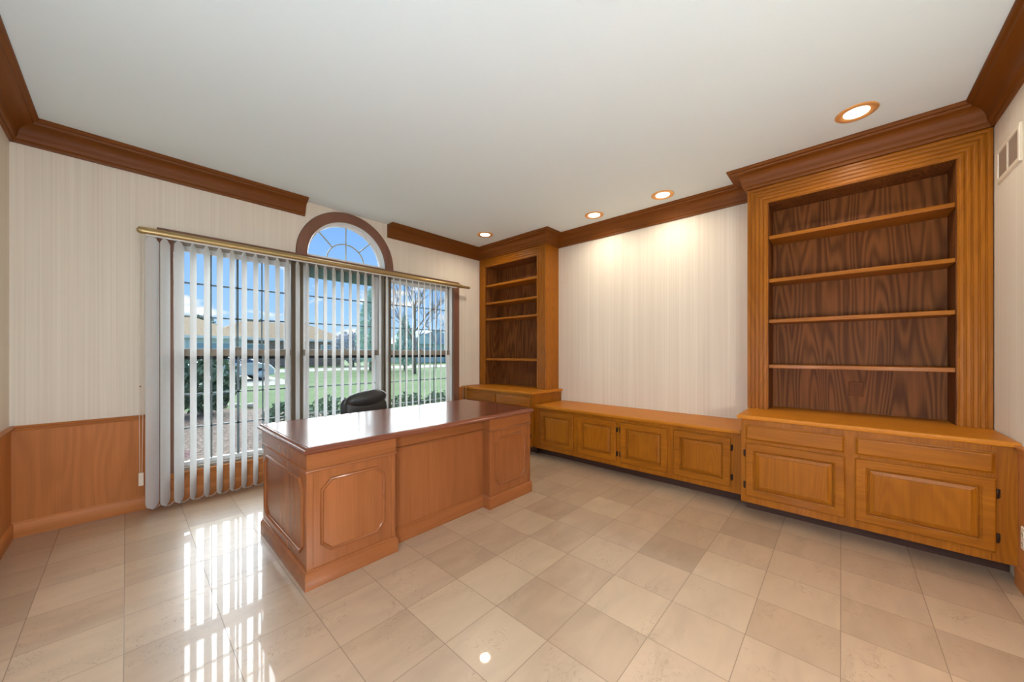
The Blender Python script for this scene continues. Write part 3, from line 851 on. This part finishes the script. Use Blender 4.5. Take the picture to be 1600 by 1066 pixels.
# left base cabinet
LX = 3.290
LY0, LY1 = 2.717, YW - .010
lb = base_unit('base_cabinet', 'oak base cabinet in the window corner partly hidden behind the desk', LX, LY0, LY1, ZC - .030, 3.40, .10)
face_frame(lb, LX, LY0, LY1, .095, ZC - .033, [(LY0, 2.757), (3.310, 3.345), (3.945, LY1)], [(.095, .160), (.535, .580), (.675, ZC - .033)])
obj('toe_kick', MB().box(3.40, 3.42, LY0 + .01, LY1, 0, .10), 'toe', lb)
for a, b, hg in ((2.745, 3.318, 'lo'), (3.337, 3.957, 'hi')):
    cab_door(lb, LX, a, b, .148, .545, hg); cab_drawer(lb, LX, a, b, .568, .684)
counter('countertop', 3.268, 2.695, YW - .010, ZC, .030, 'oak countertop below the smaller bookcase beside the windows', False, False)

# ---- bookcases
def bookcase(label, y0, y1, ya, yb, yin0, yin1, shelves, left_w, right_w, ztop_open):
    """outer y0..y1, opening ya..yb"""
    r = thing('bookcase', label, 'bookcase', (XF + .14, (y0 + y1) / 2, ZC + .0005))
    z0 = ZC + .0005
    sd = MB().box(XF + .02, XR - .001, y0, ya, z0, H - .002)
    obj('side_panel', sd, 'oak_z', r)
    obj('side_panel', MB().box(XF + .02, XR - .001, yb, y1, z0, H - .002), 'oak_z', r)
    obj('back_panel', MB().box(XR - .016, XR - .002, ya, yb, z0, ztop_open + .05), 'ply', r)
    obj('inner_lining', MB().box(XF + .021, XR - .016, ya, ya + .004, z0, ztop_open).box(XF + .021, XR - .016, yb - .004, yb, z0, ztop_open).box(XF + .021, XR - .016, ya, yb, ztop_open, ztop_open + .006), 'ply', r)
    obj('top_panel', MB().box(XF + .02, XR - .002, ya, yb, ztop_open + .006, H - .002), 'oak_y', r)
    # reeded surround: a mitred frame of five steps
    prof = [(0, 0)]
    W = .142; nb = 5; bw = W / nb; G = .007
    for k in range(nb):
        a0 = k * bw
        h = .020 - .000 * k
        prof += [(a0 + .0, h - G), (a0 + .0045, h - G), (a0 + .0075, h - .002), (a0 + .012, h), (a0 + bw - .005, h), (a0 + bw - .001, h - .003)]
    prof += [(W, .012), (W, 0)]
    mp = lambda y, z, b: (XF + .02 - b, -y, z)
    scaleL = left_w / W; scaleR = right_w / W
    path = [(-yb, z0), (-yb, ztop_open), (-ya, ztop_open), (-ya, z0)]
    # vertices are laid by hand so that the two stiles may differ in width
    vs = []; mN = len(prof)
    for (py, pz, kx, kz) in ((-yb, z0, -1, 0), (-yb, ztop_open, -1, 1), (-ya, ztop_open, 1, 1), (-ya, z0, 1, 0)):
        for a, b in prof:
            w_ = a * (scaleL if kx < 0 else scaleR)
            vs.append(mp(py + kx * w_, pz + kz * a, b))
    fs = []
    for i in range(3):
        for k in range(mN):
            l = (k + 1) % mN
            fs.append((i * mN + k, (i + 1) * mN + k, (i + 1) * mN + l, i * mN + l))
    fs.append(tuple(range(mN))); fs.append(tuple(3 * mN + k for k in range(mN)))
    rs = obj('reeded_surround', MB().add(vs, fs), 'oak_z', r)
    rs.data.materials.append(M['oak_y'])
    for pg in rs.data.polygons:
        if pg.center.z + ZC > ztop_open - .0: 
            zs = [rs.data.vertices[v].co.z for v in pg.vertices]
            if min(zs) + ZC > ztop_open - .002: pg.material_index = 1
    # plain frieze behind the crown
    obj('frieze', MB().box(XF - .0, XF + .02, y0, y1, ztop_open + W, H - .002), 'oak_y', r)
    for z in shelves:
        m_ = MB().rings([(XF + .022, z - .030), (XR - .018, z - .030), (XR - .018, z), (XF + .022, z)], [(0, -(yb - .005)), (0, -(ya + .005))], lambda x, zz, b: (x, -b, zz), back=True)
        obj('shelf', m_, 'oak_y', r, bevel=.004)
    return r
bookcase('large oak bookcase with five open bays between reeded pilasters, nearest the wall vent', YB + .003, YB2, -.548, .448, 0, 0, [2.197, 1.838, 1.500, 1.125], .144, .140, 2.470)
bookcase('oak bookcase with four shelves standing in the window corner behind the desk', YB1, YW - .003, 2.906, 3.894, 0, 0, [2.228, 1.968, 1.733, 1.145], .115, .146, 2.490)

# outlets
def outlet(label, cat, c, face, mat, slot='darkslot', w=.072, h=.115):
    """face 'x': plate on a plane facing -X; 'y': on a plane facing +Y"""
    r = thing('outlet', label, cat, c)
    mp = (lambda a, z, b: (c[0] - b, c[1] - a, c[2] + z)) if face == 'x' else (lambda a, z, b: (c[0] + a, c[1] + b, c[2] + z))
    obj('cover_plate', MB().rings(rect(-w / 2, w / 2, -h / 2, h / 2), [(0, 0), (0, .003), (.004, .006)], mp, back=True), mat, r)
    for s in (-1, 1):
        so = obj('socket', MB().rings(rrect(0, s * .024, .032, .030, .012), [(0, .006), (0, .0075), (.002, .008)], mp), mat, r)
        sl = MB()
        for a in (-.007, .007): sl.rings(rect(a - .0015, a + .0015, s * .024 - .002, s * .024 + .008), [(0, .008), (0, .0088)], mp)
        sl.rings(rrect(0, s * .024 - .008, .005, .005, .0024), [(0, .008), (0, .0088)], mp)
        obj('slot', sl, slot, so)
    return r
outlet('brown outlet plate low on the back of the larger bookcase', 'outlet', (XR - .0165, -.085, .940), 'x', 'brownplate', w=.082, h=.115)
outlet('brown outlet plate low on the back of the window-corner bookcase', 'outlet', (XR - .0165, 3.235, .975), 'x', 'brownplate', w=.075)
outlet('ivory outlet plate low on the wainscot at the very edge of view', 'outlet', (3.085, YB + PT, .275), 'y', 'ivory')

# wall vent
vt = thing('wall_vent', 'ivory two-section air vent high on the wall beside the larger bookcase', 'vent', (3.345, YB, 2.325))
mpv = lambda a, z, b: (3.345 + a, YB + b, 2.325 + z)
vo = MB()
vo.sweep(rect(-.185, .185, -.100, .100), [(0, 0), (0, .006), (.004, .010), (.024, .010), (.026, .006), (.026, 0)], mpv, closed=True)
vo.rings(rect(-.007, .007, -.075, .075), [(0, 0), (0, .010)], mpv)
obj('vent_frame', vo, 'ivory', vt)
gr = MB()
for k in range(15):
    z = -.072 + k * .0103
    for a0, a1 in ((-.160, -.006), (.006, .160)):
        gr.add([mpv(a0, z, .001), mpv(a1, z, .001), mpv(a1, z + .008, .007), mpv(a0, z + .008, .007), mpv(a0, z - .0015, .001), mpv(a1, z - .0015, .001), mpv(a1, z + .0065, .007), mpv(a0, z + .0065, .007)],
               [(0, 1, 2, 3), (7, 6, 5, 4), (0, 3, 7, 4), (1, 5, 6, 2), (3, 2, 6, 7), (0, 4, 5, 1)])
gr.rings(rect(-.165, .165, -.08, .08), [(0, .0), (0, .0008)], mpv)
obj('louvre', gr, 'grille', vt)

# ------------------------------------------------------------------ ceiling lamps
def downlight(x, y, label, group=None, watt=LAMP_W, col=LAMP_COL):
    r = thing('recessed_lamp', label, 'lamp', (x, y, H), group)
    obj('trim_ring', MB().lathe([(.104, 0), (.104, -.003), (.098, -.008), (.086, -.009), (.070, -.006), (.064, -.002)], (x, y, H), 40), 'lampgold', r, smooth=True, auto=50)
    obj('bulb', MB().lathe([(.064, -.001), (.060, -.005), (.045, -.008), (.02, -.010), (0, -.0105)], (x, y, H), 32), 'bulb', r, smooth=True)
    ld = bpy.data.lights.new('lamp_light', 'AREA'); ld.shape = 'DISK'; ld.size = .12; ld.energy = watt; ld.color = col; ld.spread = math.radians(150)
    lo = bpy.data.objects.new('lamp_light', ld); COL.objects.link(lo); lo.parent = r; lo.location = (0, 0, -.014)
    return r
downlight(3.187, -.072, 'gold-ringed recessed ceiling lamp in front of the larger bookcase')
downlight(3.560, 1.283, 'gold-ringed recessed ceiling lamp over the bench, the one nearer the larger bookcase')
downlight(3.560, 2.035, 'gold-ringed recessed ceiling lamp over the bench, the one nearer the window corner')
downlight(3.180, 3.415, 'gold-ringed recessed ceiling lamp in front of the window-corner bookcase')

# two added globe lamps brighten the room, unseen on either side of the camera
def add_fill_lamp(x, y, z, label, col, e):
    r = thing('fill_lamp', label, 'lamp', (x, y, 0))
    obj('fill_lamp_base', MB().lathe([(.13, 0), (.13, .012), (.10, .022), (.012, .03)], (x, y, 0), 32), 'brass', r, smooth=True, auto=40)
    obj('fill_lamp_pole', MB().lathe([(.009, .028), (.009, z - .13), (.03, z - .125), (.03, z - .11)], (x, y, 0), 16), 'brass', r, smooth=True, auto=40)
    obj('fill_lamp_globe', MB().superell((x, y, z), (.13, .13, .13), 1.0, 32, 18), plain('fill_lamp_glow', (250, 246, 238), .4, emit=col, estr=e), r, smooth=True)
add_fill_lamp(-.31, .45, 1.05, 'added brass fill lamp with an opal globe beside the left wall, out of view', (205, 227, 255), FILL_LAMP_A)
add_fill_lamp(1.42, -.50, 1.05, 'added brass fill lamp with an opal globe beside the near wall, out of view', (236, 236, 238), FILL_LAMP_B)

# ------------------------------------------------------------------ desk
DX0, DX1, DY0, DY1, DZ = .632, 2.415, 2.018, 2.885, .700
PLx, PRx = 1.120, 1.930
dk = thing('executive_desk', 'large reddish cherry executive desk with panelled pedestals and polished top', 'desk', ((DX0 + DX1) / 2, (DY0 + DY1) / 2, 0))
top = MB().rings(rect(.606, 2.436, 1.984, 2.925), [(.014, .699), (.006, .702), (0, .708), (0, .718), (.004, .722), (.010, .725), (.013, .731), (.016, .736), (.022, .736), (.0235, .733), (.0275, .733), (.029, .736)], None, back=True)
obj('desktop', top, 'desktop', dk, smooth=True, auto=28)
zF = .607
def pedestal(x0, x1):
    return obj('pedestal', MB().box(x0, x1, DY0, DY1, .002, DZ), 'cherry_z', dk, bevel=.003)
pedestal(DX0, PLx); pedestal(PRx, DX1)
obj('modesty_panel', MB().box(PLx, PRx, 2.098, 2.120, .002, DZ), 'cherry_z', dk)
bead = [(0, zF - .009), (-.007, zF - .007), (-.010, zF - .002), (-.010, zF + .002), (-.006, zF + .007), (0, zF + .009)]
# path anticlockwise seen from above -> outside lies on the right (negative offsets)
outline = [(DX0, DY1), (DX0, DY0), (PLx, DY0), (PLx, 2.098), (PRx, 2.098), (PRx, DY0), (DX1, DY0), (DX1, DY1)]
obj('bead_moulding', MB().sweep(outline, bead), 'cherry_x', dk, smooth=True, auto=40)
plin = [(.004, .0), (-.015, .0), (-.015, .078), (-.012, .086), (-.006, .090), (-.004, .098), (.004, .1)]
obj('plinth', MB().sweep(outline, plin), 'cherry_x', dk, smooth=True, auto=35)
# frieze boards standing a hair proud of the pedestals
obj('frieze', MB().sweep(outline, [(.004, zF + .009), (-.005, zF + .009), (-.005, DZ - .002), (.004, DZ - .002)]), 'cherry_x', dk)
pm = [(0, -.001), (0, .005), (.002, .010), (.008, .012), (.013, .009), (.0155, .003), (.0165, -.001)]
def notch(a0, a1, b0, b1, c):
    return [(a0 + c, b0), (a1 - c, b0), (a1, b0 + c), (a1, b1 - c), (a1 - c, b1), (a0 + c, b1), (a0, b1 - c), (a0, b0 + c)]
mpf = lambda x, z, b: (x, DY0 - b, z)
for x0, x1 in ((.695, 1.055), (1.985, 2.352)):
    obj('panel_moulding', MB().sweep(notch(x0, x1, .160, .552, .052), pm, mpf, closed=True), 'cherry_x', dk, smooth=True, auto=40)
    obj('raised_field', MB().rings(notch(x0 + .012, x1 - .012, .172, .540, .047), [(0, 0), (0, .001), (.004, .0035)], mpf), 'cherry_z', dk)
mpl = lambda y, z, b: (DX0 - b, -y, z)
obj('panel_moulding', MB().sweep(notch(-2.825, -2.075, .150, .552, .052), pm, mpl, closed=True), 'cherry_y', dk, smooth=True, auto=40)
mpr = lambda y, z, b: (DX1 + b, y, z)
obj('panel_moulding', MB().sweep(notch(2.075, 2.825, .150, .552, .052), pm, mpr, closed=True), 'cherry_y', dk, smooth=True, auto=40)
# corner posts and end stiles
for x0, x1 in ((DX0 - .004, DX0 + .028), (PLx - .024, PLx + .003), (PRx - .003, PRx + .022), (DX1 - .028, DX1 + .004)):
    obj('corner_post', MB().box(x0, x1, DY0 - .004, DY0 + .02, .098, zF - .007), 'cherry_z', dk, bevel=.003)

# ------------------------------------------------------------------ office chair
CXc, CYc = 1.655, 3.38
ch = thing('office_chair', 'black leather swivel chair tucked behind the desk with only its padded back showing', 'chair', (CXc, CYc, 0))
rotc = Matrix.Rotation(math.radians(-6), 3, 'Z')
def cpt(x, y, z):
    q = rotc @ Vector((x, y, 0)); return (CXc + q.x, CYc + q.y, z)
for k in range(5):
    a = 2 * PI * k / 5 + .3
    leg = obj('base_leg', MB().tube([cpt(0, 0, .11), cpt(.16 * math.cos(a), .16 * math.sin(a), .095), cpt(.27 * math.cos(a), .27 * math.sin(a), .07)], [.030, .022, .014], 10), 'blackplastic', ch, smooth=True)
    obj('caster', MB().lathe([(.0, -.022), (.026, -.022), (.029, -.014), (.029, .014), (.026, .022), (0, .022)], cpt(.27 * math.cos(a), .27 * math.sin(a), .029), 18, 'y'), 'blackplastic', leg, smooth=True, auto=40)
obj('gas_column', MB().lathe([(.028, .08), (.028, .25), (.020, .25), (.020, .40)], (CXc, CYc, 0), 18), 'blackplastic', ch, smooth=True, auto=40)
obj('seat', MB().superell(cpt(0, -.02, .45), (.26, .25, .055), .45, rot=rotc), 'leather', ch, smooth=True)
tilt = rotc @ Matrix.Rotation(math.radians(-10), 3, 'X')
obj('backrest', MB().superell(cpt(0, .225, .64), (.215, .055, .15), .6, rot=tilt), 'leather', ch, smooth=True)
obj('back_shell', MB().superell(cpt(-.005, .275, .615), (.225, .022, .165), .5, rot=tilt), 'blackplastic', ch, smooth=True)
obj('head_pad', MB().superell(cpt(0.005, .225, .752), (.208, .070, .084), .9, rot=rotc @ Matrix.Rotation(math.radians(-7), 3, 'Y')), 'leather', ch, smooth=True)
for s in (-1, 1):
    arm = MB().tube([cpt(s * .25, .20, .44), cpt(s * .29, .20, .55), cpt(s * .29, .15, .62), cpt(s * .29, -.08, .62), cpt(s * .27, -.12, .55), cpt(s * .25, -.10, .44)], .017, 10)
    obj('armrest', arm, 'blackplastic', ch, smooth=True)

# ------------------------------------------------------------------ outdoors
GZ = -0.25
struct(obj('ground', MB().box(-60, 120, YW + .3, 140, GZ - .3, GZ), 'grass'))
struct(obj('house_footing', MB().box(-6, 9, YW + WT, YW + .34, GZ - .3, .1), 'brickwall'))
def slab(name, pts, z0, z1, mat):
    m_ = MB(); n_ = len(pts)
    m_.add([(x, y, z0) for x, y in pts] + [(x, y, z1) for x, y in pts], [tuple(range(n_ - 1, -1, -1)), tuple(range(n_, 2 * n_))] + [(i, (i + 1) % n_, n_ + (i + 1) % n_, n_ + i) for i in range(n_)])
    return obj(name, m_, mat)
mbed = slab('mulch_bed', [(-5, 4.36), (9, 4.36), (9, 6.9), (6, 7.2), (4.2, 8.0), (3.2, 9.6), (2.6, 10.9), (1.6, 11.9), (-5, 11.9)], GZ, GZ + .03, 'mulch')
mbed['kind'] = 'structure'
sw = slab('street', [(6.3, 30.7), (90, 30.7), (90, 37.5), (6.3, 37.5)], GZ, GZ + .02, 'street'); sw['kind'] = 'structure'
dw = slab('driveway', [(-12, 19), (5.8, 19), (6.3, 30.7), (6.3, 40), (-12, 40)], GZ, GZ + .015, 'street'); dw['kind'] = 'structure'

def foliage(c, r, n, size, squash=1.0, cone=False):
    m_ = MB()
    for i in range(n):
        u = random.uniform(-1, 1); th = random.uniform(0, 2 * PI); rr = random.uniform(.55, 1.0)
        q = Vector((math.sqrt(max(0, 1 - u * u)) * math.cos(th), math.sqrt(max(0, 1 - u * u)) * math.sin(th), u)) * rr
        if cone: q.x *= (1 - .75 * (q.z + 1) / 2); q.y *= (1 - .75 * (q.z + 1) / 2)
        p = Vector(c) + Vector((q.x * r[0], q.y * r[1], q.z * r[2]))
        d = Vector((random.gauss(0, 1), random.gauss(0, 1), random.gauss(0, 1))).normalized(); e_ = d.orthogonal().normalized()
        f_ = d.cross(e_); s1 = size * random.uniform(.6, 1.3); s2 = s1 * .55
        m_.add([p - e_ * s1, p - f_ * s2, p + e_ * s1, p + f_ * s2], [(0, 1, 2, 3)])
    return m_
def bush(name, label, cat, c, r, n, size, mat, group=None, stems=True):
    rt = thing(name, label, cat, (c[0], c[1], GZ), group)
    cz = GZ + .04 + r[2]
    obj('foliage', foliage((c[0], c[1], cz), r, n, size), mat, rt)
    sm = MB()
    for k in range(5):
        a = k * 1.3
        sm.tube([(c[0], c[1], GZ), (c[0] + r[0] * .5 * math.cos(a), c[1] + r[1] * .5 * math.sin(a), cz)], [.02, .006], 5)
    obj('stem', sm, 'bark', rt)
    return rt
bush('shrub', 'large dark green shrub on the mulch behind the leftmost pane', 'shrub', (1.25, 11.2), (.72, .72, .72), 1400, .09, 'leaf_dark')
for k, (x, y, s, wh) in enumerate([(2.55, 6.9, .36, 'second from the left'), (3.2, 6.6, .33, 'third from the left'), (3.9, 6.5, .36, 'third from the right'), (4.6, 6.4, .35, 'second from the right'), (5.3, 6.4, .38, 'rightmost of the row'), (2.0, 7.6, .30, 'leftmost of the row')]):
    bush('ground_shrub', 'low grey-green shrub in the mulch bed outside the glass, ' + wh, 'shrub', (x, y), (s * 1.15, s, s * .9), 700, .045, 'leaf_dark', 'low shrubs in the mulch bed')
for k, (x, y, s, wh) in enumerate([(1.68, 11.9, .16, 'leftmost of three'), (1.95, 11.75, .12, 'middle of three'), (2.25, 11.4, .14, 'rightmost of three')]):
    o = obj('garden_stone', MB().superell((x, y, GZ + .05 + s * .3), (s, s * .8, s * .5), .8, 12, 8), 'stone', smooth=True)
    tag(o, 'pale rounded stone on the edge of the mulch bed, ' + wh, 'stone', 'edging stones of the mulch bed')

def branch(m_, p, d, L, r, depth):
    q = p + d * L
    m_.tube([p, (p + q) / 2 + Vector((random.uniform(-.04, .04), random.uniform(-.04, .04), 0)) * L, q], [r, r * .85, r * .65], 5)
    if depth == 0: return
    for k in range(3 if depth > 1 else 4):
        nd = (d + Vector((random.uniform(-.7, .7), random.uniform(-.7, .7), random.uniform(-.1, .5)))).normalized()
        branch(m_, p + d * L * random.uniform(.55, 1.0), nd, L * random.uniform(.6, .8), r * .55, depth - 1)
def bare_tree(label, x, y, Ht, r):
    rt = thing('bare_tree', label, 'tree', (x, y, GZ))
    obj('trunk', MB().tube([(x, y, GZ), (x + .05, y, GZ + Ht * .22), (x, y, GZ + Ht * .42)], [r * 1.3, r, r * .85], 10), 'bark', rt, smooth=True)
    m_ = MB()
    for k in range(5):
        a = k * 1.26 + .4
        branch(m_, Vector((x, y, GZ + Ht * (.26 + .04 * k))), Vector((math.cos(a) * .7, math.sin(a) * .7, 1)).normalized(), Ht * .28, r * .5, 3)
    branch(m_, Vector((x, y, GZ + Ht * .42)), Vector((0.05, 0, 1)), Ht * .3, r * .7, 3)
    obj('branches', m_, 'bark', rt)
bare_tree('leafless tree standing on the lawn left of the gabled house', 13.9, 22.3, 7.0, .11)
bare_tree('thin leafless tree in front of the gabled house', 20.6, 29.2, 8.0, .07)
def ever(label, x, y, r, hh, mat='leaf_ever', n=2600, cone=True, kind='evergreen_tree', size=.16):
    rt = thing(kind, label, 'tree', (x, y, GZ))
    obj('foliage', foliage((x, y, GZ + .3 + hh / 2), (r, r, hh / 2), n, size, cone=cone), mat, rt)
    obj('trunk', MB().tube([(x, y, GZ), (x, y, GZ + hh * .8)], [.12, .03], 8), 'bark', rt)
ever('tall pale green conifer on the lawn in the middle window', 13.9, 29.0, 1.7, 6.8)
ever('shorter pale green conifer beside the leafless tree', 16.4, 27.8, 1.2, 4.6)
ever('grey purplish bushy tree at the end of the tan-roofed house', 17.2, 40.0, 2.4, 3.6, 'leaf_grey', 2400, False, 'bushy_tree', .2)
ever('dark round-topped tree rising behind the tan roof, the left one', 6.5, 60.0, 1.9, 6.2, 'leaf_dark', 1200, False, 'background_tree', .3)
ever('dark round-topped tree rising behind the tan roof, the right one', 12.6, 60.0, 2.6, 6.0, 'leaf_dark', 1200, False, 'background_tree', .3)

# tan-roofed ranch house
hs = thing('ranch_house', 'long low pale brick ranch house with a tan shingle roof across the street', 'house', (9, 47, GZ))
obj('wall', MB().box(7.5, 18.0, 44.4, 52, GZ, 2.75), 'brickwall', hs)
obj('wall', MB().box(-6, 7.5, 41.4, 52, GZ, 2.75), 'siding', hs)
def hip(x0, x1, y0, y1, ze, zr, hipw):
    ym = (y0 + y1) / 2
    vs = [(x0, y0, ze), (x1, y0, ze), (x1, y1, ze), (x0, y1, ze), (x0 + hipw, ym, zr), (x1 - hipw, ym, zr), (x0, y0, ze - .18), (x1, y0, ze - .18), (x1, y1, ze - .18), (x0, y1, ze - .18)]
    return MB().add(vs, [(0, 1, 5, 4), (1, 2, 5), (2, 3, 4, 5), (3, 0, 4), (9, 8, 7, 6), (6, 7, 1, 0), (7, 8, 2, 1), (8, 9, 3, 2), (9, 6, 0, 3)])
obj('roof', hip(5.0, 18.6, 44.0, 52.6, 2.75, 4.75, 3.4), 'roof', hs)
obj('roof', hip(-8, 8.1, 41.0, 52.6, 2.75, 4.95, 4), 'roof', hs)
obj('fascia', MB().box(8.1, 18.6, 43.9, 44.0, 2.55, 2.78).box(-8, 8.1, 40.9, 41.0, 2.55, 2.78), 'whitetrim', hs)
for x0, x1, yy in ((4.0, 6.7, 41.4), (.4, 3.1, 41.4)):
    gd = MB()
    for k in range(4): gd.box(x0, x1, yy - .06, yy, GZ + .05 + k * .58, GZ + .60 + k * .58)
    obj('garage_door', gd, 'garage', hs, bevel=.02)
    obj('door_casing', MB().box(x0 - .35, x0 - .02, yy - .1, yy, GZ, 2.4).box(x1 + .02, x1 + .35, yy - .1, yy, GZ, 2.4), 'whitetrim', hs)
for x0, x1 in ((8.2, 10.0), (12.2, 13.6), (15.4, 16.6)):
    wf = obj('house_window', MB().box(x0 - .1, x1 + .1, 44.33, 44.4, .6, 2.2), 'whitetrim', hs)
    obj('pane', MB().box(x0, x1, 44.31, 44.34, .7, 2.1), 'garage', wf)
# gabled house
h2 = thing('gabled_house', 'pale teal gabled house beyond the leafless trees', 'house', (34, 48, GZ))
obj('wall', MB().box(27.5, 40, 47.4, 56, GZ, 2.6), 'siding', h2)
gb = MB()
for gx0, gx1, zr, yy in ((27.0, 40.5, 5.0, 47.6), (28.2, 33.4, 4.4, 46.8), (34.0, 39.0, 4.2, 46.6)):
    xm = (gx0 + gx1) / 2
    gb.add([(gx0, yy, 2.6), (gx1, yy, 2.6), (xm, yy, zr), (gx0, yy + 8, 2.6), (gx1, yy + 8, 2.6), (xm, yy + 8, zr)], [(0, 1, 2), (5, 4, 3), (0, 2, 5, 3), (1, 4, 5, 2), (0, 3, 4, 1)])
obj('roof', gb, 'roof_grey', h2)
for gx0, gx1, zr, yy in ((28.6, 33.0, 4.2, 46.75), (34.4, 38.6, 4.0, 46.55)):
    xm = (gx0 + gx1) / 2
    obj('gable', MB().add([(gx0, yy - .05, 2.62), (gx1, yy - .05, 2.62), (xm, yy - .05, zr), (gx0, yy, 2.62), (gx1, yy, 2.62), (xm, yy, zr)], [(0, 1, 2), (5, 4, 3), (0, 3, 4, 1), (1, 4, 5, 2), (2, 5, 3, 0)]), 'siding', h2)
for x0 in (35.0,):
    gd = MB()
    for k in range(4): gd.box(x0, x0 + 3, 47.3, 47.4, GZ + .05 + k * .55, GZ + .56 + k * .55)
    obj('garage_door', gd, 'garage', h2)
for x0, x1 in ((29.2, 30.6), (31.4, 32.8)):
    wf = obj('house_window', MB().box(x0 - .1, x1 + .1, 47.33, 47.4, .9, 2.2), 'whitetrim', h2)
    obj('pane', MB().box(x0, x1, 47.3, 47.34, 1.0, 2.1), 'garage', wf)

# silver car in the driveway
cr = thing('car', 'silver car parked on the driveway beyond the lawn', 'car', (3.6, 24.0, GZ))
side = [(-2.3, .30), (-2.3, .62), (-2.15, .82), (-1.35, .92), (-.75, 1.36), (.65, 1.38), (1.35, .95), (1.85, .84), (2.02, .62), (2.02, .30)]
def car_pt(a, z, w): return (3.60 + a * .93, 24.1 + w - a * .30, GZ + z)
bodyv = []
for w in (-.86, -.80, .80, .86):
    for a, z in side:
        ww = w * (.82 if z > 1.0 else 1.0)
        bodyv.append(car_pt(a, z, ww))
nS = len(side); fs = []
for j in range(3):
    for i in range(nS):
        k = (i + 1) % nS
        fs.append((j * nS + i, j * nS + k, (j + 1) * nS + k, (j + 1) * nS + i))
fs.append(tuple(range(nS - 1, -1, -1))); fs.append(tuple(3 * nS + i for i in range(nS)))
obj('car_body', MB().add(bodyv, fs), 'carpaint', cr, bevel=.04)
wn_ = MB()
for s in (-1, 1):
    for pts in ([(-1.20, .96), (-.70, 1.28), (-.08, 1.30), (-.08, .96)], [(0.0, .96), (0.0, 1.30), (.60, 1.30), (1.15, .98)]):
        q = [car_pt(a, z, s * (.865 if z < 1.0 else .72)) for a, z in pts]; q2 = [(x, y - .01 * -s, z) for x, y, z in q]
        wn_.add(q + q2, [(0, 1, 2, 3), (7, 6, 5, 4), (0, 4, 5, 1), (1, 5, 6, 2), (2, 6, 7, 3), (3, 7, 4, 0)])
obj('car_window', wn_, 'carglass', cr)
for a in (-1.42, 1.42):
    for w in (-.80, .80):
        x_, y_, _ = car_pt(a, 0, w)
        whl = obj('wheel', MB().lathe([(0, -.1), (.27, -.1), (.33, -.07), (.33, .07), (.27, .1), (0, .1)], (x_, y_, GZ + .345), 24, 'y'), 'tyre', cr, smooth=True, auto=40)
        obj('hub_cap', MB().lathe([(0, -.115), (.18, -.11), (.2, -.098), (.2, .098), (.18, .11), (0, .115)], (x_, y_, GZ + .345), 16, 'y'), 'carpaint', whl, smooth=True, auto=40)
